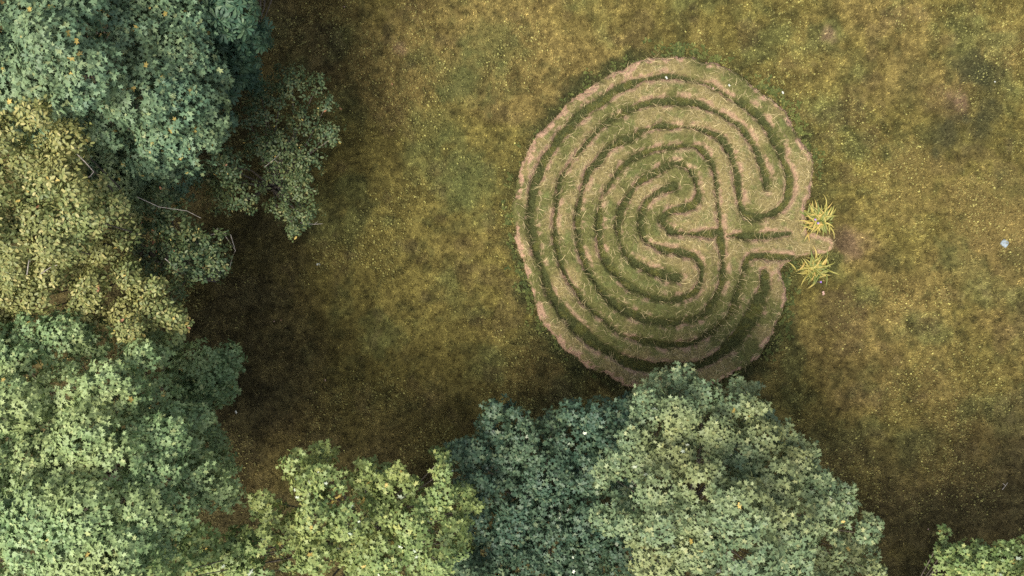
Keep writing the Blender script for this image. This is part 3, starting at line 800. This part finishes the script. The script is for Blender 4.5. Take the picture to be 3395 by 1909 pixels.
r_, q_ = make_tree('tall_maple_tree', 'tall grey-green maple whose top covers the lower rim of the labyrinth', (4.7, -6.2), 4.2, 9.2,
    Z([(1720, 955, 42, 6), (1670, 985, 45, 6), (1630, 1010, 45, 6.3), (1760, 990, 42, 5.9), (1640, 1060, 55, 6.5), (1700, 1040, 55, 6.5), (1590, 1100, 42, 6.5), (1848, 965, 20, 5.5), (1840, 1000, 26, 5.6), (1898, 985, 20, 5.5), (1830, 1040, 45, 6.5),
       (1900, 1040, 42, 6.5), (1800, 1100, 55, 7), (1720, 1110, 55, 7.2), (1700, 1165, 60, 7.5), (1555, 1165, 42, 7), (1520, 1190, 30, 6.9), (1620, 1170, 55, 7.2), (1920, 1110, 55, 7), (1985, 1110, 45, 6.6), (1880, 1160, 70, 7.5), (2000, 1180, 55, 7), (2035, 1140, 28, 6.5),
       (1780, 1230, 75, 8), (1660, 1245, 65, 7.8), (1960, 1240, 75, 8), (2060, 1230, 50, 7), (1860, 1280, 85, 8.5), (1545, 1285, 42, 7.2), (1510, 1305, 32, 7), (1580, 1320, 50, 7.5), (1680, 1330, 75, 8), (1780, 1340, 75, 8.5), (1980, 1330, 75, 8.2),
       (2080, 1300, 55, 7.4), (2125, 1225, 22, 6), (2130, 1290, 38, 6.2), (2175, 1330, 30, 6), (1760, 1410, 75, 8.5), (1880, 1390, 85, 8.5), (1650, 1410, 65, 8), (2000, 1410, 65, 8), (2080, 1385, 50, 6.5), (2150, 1400, 45, 5), (2190, 1430, 28, 5), (2190, 1345, 18, 5.8)], 7),
    MAPLE, M_SAGE, .132, 39, 7, 34, under=1, rscale=.92, zjit=.30, pale=[(M_YEL, .002), (M_PAL, .003)])
TOT += q_
r_, q_ = make_tree('corner_maple_tree', 'light green maple in the lower right corner of the lawn', (10.8, -9.8), 5.2, 9.4,  # unseen part of the crown enlarged to shade the lower right lawn
    [(2392, 1360, 26, 6), (2370, 1382, 20, 6), (2405, 1400, 32, 6.2), (2480, 1412, 42, 6.6), (2540, 1400, 42, 6.8), (2445, 1435, 45, 6.5), (2565, 1440, 60, 7), (2370, 1436, 24, 6), (2430, 1405, 46, 6.5), (2462, 1395, 40, 6.5), (2400, 1425, 44, 6.4), (2520, 1400, 46, 6.7), (2490, 1440, 55, 6.8), (2560, 1400, 46, 6.9), (2510, 1445, 50, 6.8)],
    MAPLE, M_PLA, .12, 38, 7, 110, edge=1.4, under=0, pale=[(M_YEL, .006), (M_PAL, .006)])
TOT += q_
print('leaves', TOT)

# ------------------------------------------------------------------ the two strap-leaved plants at the way in
M_STRAP = leaf_material('strap_leaf', [(0, (.10, .13, .035)), (.35, (.22, .21, .055)), (.8, (.38, .31, .085)), (1, (.42, .28, .09))], rough=.5, trans=.25, tint=(.16, .20, .06), tint_amt=.35, nscale=3)
M_PURP = plain_material('purple_petal', (.22, .12, .42), .6)
def strap_plant(label, cx, cy, spec, seed, blooms):
    rnd = random.Random(seed)
    X, Y, _ = g2w(cx, cy)
    zb = float(lawn_z(np.array([X]), np.array([Y]))[0])
    root = empty('strap_leaf_plant', (X, Y, zb))
    tag(root, label, 'plant', 'plants flanking the way in')
    V, F = [], []; nb = 0
    for i in range(spec['n']):
        a = rnd.choice(spec['dirs']); a = R(a + rnd.gauss(0, 13))
        L = rnd.uniform(.45, 1.0) * spec['len']
        w = rnd.uniform(.016, .029)
        bx, by = rnd.gauss(0, .16), rnd.gauss(0, .12)
        rise = rnd.uniform(.35, .75); tw = rnd.gauss(0, .35)
        pts = []
        for k in range(7):
            t = k / 6
            hx = L * (t ** 1.3) * .85; hz = L * rise * (1.9 * t - 1.35 * t * t) + .01
            an = a + tw * t
            pts.append(np.array([bx + math.cos(an) * hx, by + math.sin(an) * hx, max(hz, .015)]))
        for k in range(7):
            ww = w * (1 - (k / 6) ** 2.2) * (.75 + .5 * min(k, 2) / 2) + .001
            d = pts[min(k + 1, 6)] - pts[max(k - 1, 0)]
            s = np.cross(d, (0, 0, 1)); s /= max(np.linalg.norm(s), 1e-6)
            V += [pts[k] - s * ww + (0, 0, ww * .5), pts[k], pts[k] + s * ww + (0, 0, ww * .5)]
        for k in range(6):
            b = nb + k * 3
            F += [(b, b + 1, b + 4, b + 3), (b + 1, b + 2, b + 5, b + 4)]
        nb += 21
    mesh_np('foliage', np.array(V), np.array(F), M_STRAP, root, smooth=True)
    for fx, fy in blooms:
        P, U, N, Sz = [], [], [], []
        qx, qy, _ = g2w(fx, fy, .3)
        for k in range(6):
            a = k * 1.047
            P.append((qx - X, qy - Y, .32)); U.append((math.cos(a), math.sin(a), .4)); N.append((0, 0, 1)); Sz.append(.034)
        fv, ff = leaf_batch(*ELLIP, np.array(P), np.array(U), np.array(N), np.array(Sz))
        V, Fq = [fv], []
        tube(V, Fq, [(qx - X, qy - Y, 0), (qx - X + .01, qy - Y, .32)], .006, .005, 5)
        mesh_np('flower', np.concatenate(V), [ff, np.array(Fq)], M_PURP, root)
strap_plant('larger yellow strap-leaved plant at the upper side of the labyrinth entrance', 2056, 556,
            dict(n=150, len=.62, dirs=[80, 95, 70, 60, 45, 150, 165, 155, 170, 180, 25, 5, 110, 200, 215, 250, 270, 285]), 3, [(2057, 561), (2050, 552)])
strap_plant('smaller strap-leaved plant with a purple bloom at the lower side of the labyrinth entrance', 2046, 678,
            dict(n=135, len=.55, dirs=[60, 75, 95, 110, 130, 150, 20, 35, 10, 180, 195, 215, 230, 245, 255, 270, 165, 330]), 5, [(2064, 709)])

# ------------------------------------------------------------------ small things lying on the lawn
M_SLAB = plain_material('pale_slab', (.17, .21, .245), .75, .45)
def slab(px, py, r):
    X, Y, _ = g2w(px, py); z = float(lawn_z(np.array([X]), np.array([Y]))[0])
    ang = [.2, .9, 1.7, 2.6, 3.3, 4.2, 4.9, 5.7]; rad = [1, .95, 1.05, .85, .95, .8, 1.1, .9]
    top = [(math.cos(a) * r * k, math.sin(a) * r * k, .030) for a, k in zip(ang, rad)]
    cham = [(q[0] * 1.08, q[1] * 1.08, .018) for q in top]; bot = [(q[0] * 1.1, q[1] * 1.1, -.05) for q in top]
    n = 8
    V = [(.02, .01, .036)] + top + cham + bot
    F3 = [(0, 1 + i, 1 + (i + 1) % n) for i in range(n)]
    F4 = [(1 + b * n + i, 1 + (b + 1) * n + i, 1 + (b + 1) * n + (i + 1) % n, 1 + b * n + (i + 1) % n) for b in (0, 1) for i in range(n)]
    o = mesh_np('stone_slab', np.array(V), [np.array(F3), np.array(F4)], M_SLAB)
    o.location = (X, Y, z)
    return tag(o, 'pale blue-grey flat stone sunk into the lawn near the right edge', 'stone')
slab(2525, 612, .12)

def fallen(px, py, size, mat, label, group, ang, z=None):
    X, Y, _ = g2w(px, py)
    od = float(grid_sample(o_d, np.array([X]), np.array([Y]), -3)[0])
    zz = (float(grid_sample(hgt, np.array([X]), np.array([Y]), 0)[0]) if od > 0 else float(lawn_z(np.array([X]), np.array([Y]))[0])) + .06
    v, f = MAPLE
    o = mesh_np('fallen_leaf', v * np.array([1, .8, 1.6]) * size * .85, f, mat)
    o.location = (X, Y, zz); o.rotation_euler = (random.uniform(-.3, .3), random.uniform(-.3, .3), ang)
    return tag(o, label, 'leaf', group)
M_LW = plain_material('bleached_leaf', (.34, .35, .31), .6)
M_LO = plain_material('orange_leaf', (.28, .14, .06), .7)
M_LP = plain_material('pink_leaf', (.30, .19, .15), .7)
one = [(797, 665, .15, M_LW, 'large white curled leaf alone on dark lawn right of the young oak'),
       (597, 1038, .12, M_LW, 'white fallen leaf in the dark strip beside the broad sycamore'),
       (2068, 733, .17, M_LP, 'pale pink curled leaf just below the smaller strap-leaved plant'),
       (2500, 205, .09, M_LW, 'small whitish leaf on the dark old ring in the upper right lawn'),
       (1966, 231, .11, M_LW, 'white leaf among weeds outside the upper right rim of the labyrinth'),
       (1676, 200, .12, M_LW, 'white leaf lying in the outermost trench at the top of the labyrinth'),
       (1791, 222, .12, M_LP, 'pinkish white leaf left of a second pale leaf on the top outer path'),
       (1829, 222, .11, M_LW, 'greenish white leaf right of a pink one on the top outer path'),
       (855, 272, .11, M_LO, 'orange leaf on the lawn right of the hawthorn')]
for px, py, s, m, l in one:
    fallen(px, py, s, m, l, None, random.random() * 6.28)
for px, py in ((705, 805), (690, 809), (820, 957), (443, 888), (868, 20), (2330, 1330), (985, 210)):
    fallen(px, py, random.uniform(.06, .09), M_LO if px % 2 else M_LP, 'small dry brownish pink leaf lying on the lawn', 'dry leaves on the lawn', random.random() * 6.28)
def lawn_twig(label, pts, r0):
    V, F = [], []
    for q in pts:
        tube(V, F, [np.array(g2w(a, b, .0)) + (0, 0, zz) for a, b, zz in q], r0, r0 * .5, 5)
    P = np.concatenate(V); b = P.mean(0); b[2] = 0
    o = mesh_np('twig', P - b, np.array(F), M_DEAD, smooth=True); o.location = b
    tag(o, label, 'twig')
lawn_twig('thin forked twig on the dark lawn above the corner maple', [[(2518, 1230, .05), (2525, 1220, .07), (2531, 1212, .06)], [(2525, 1220, .07), (2519, 1214, .07)]], .014)
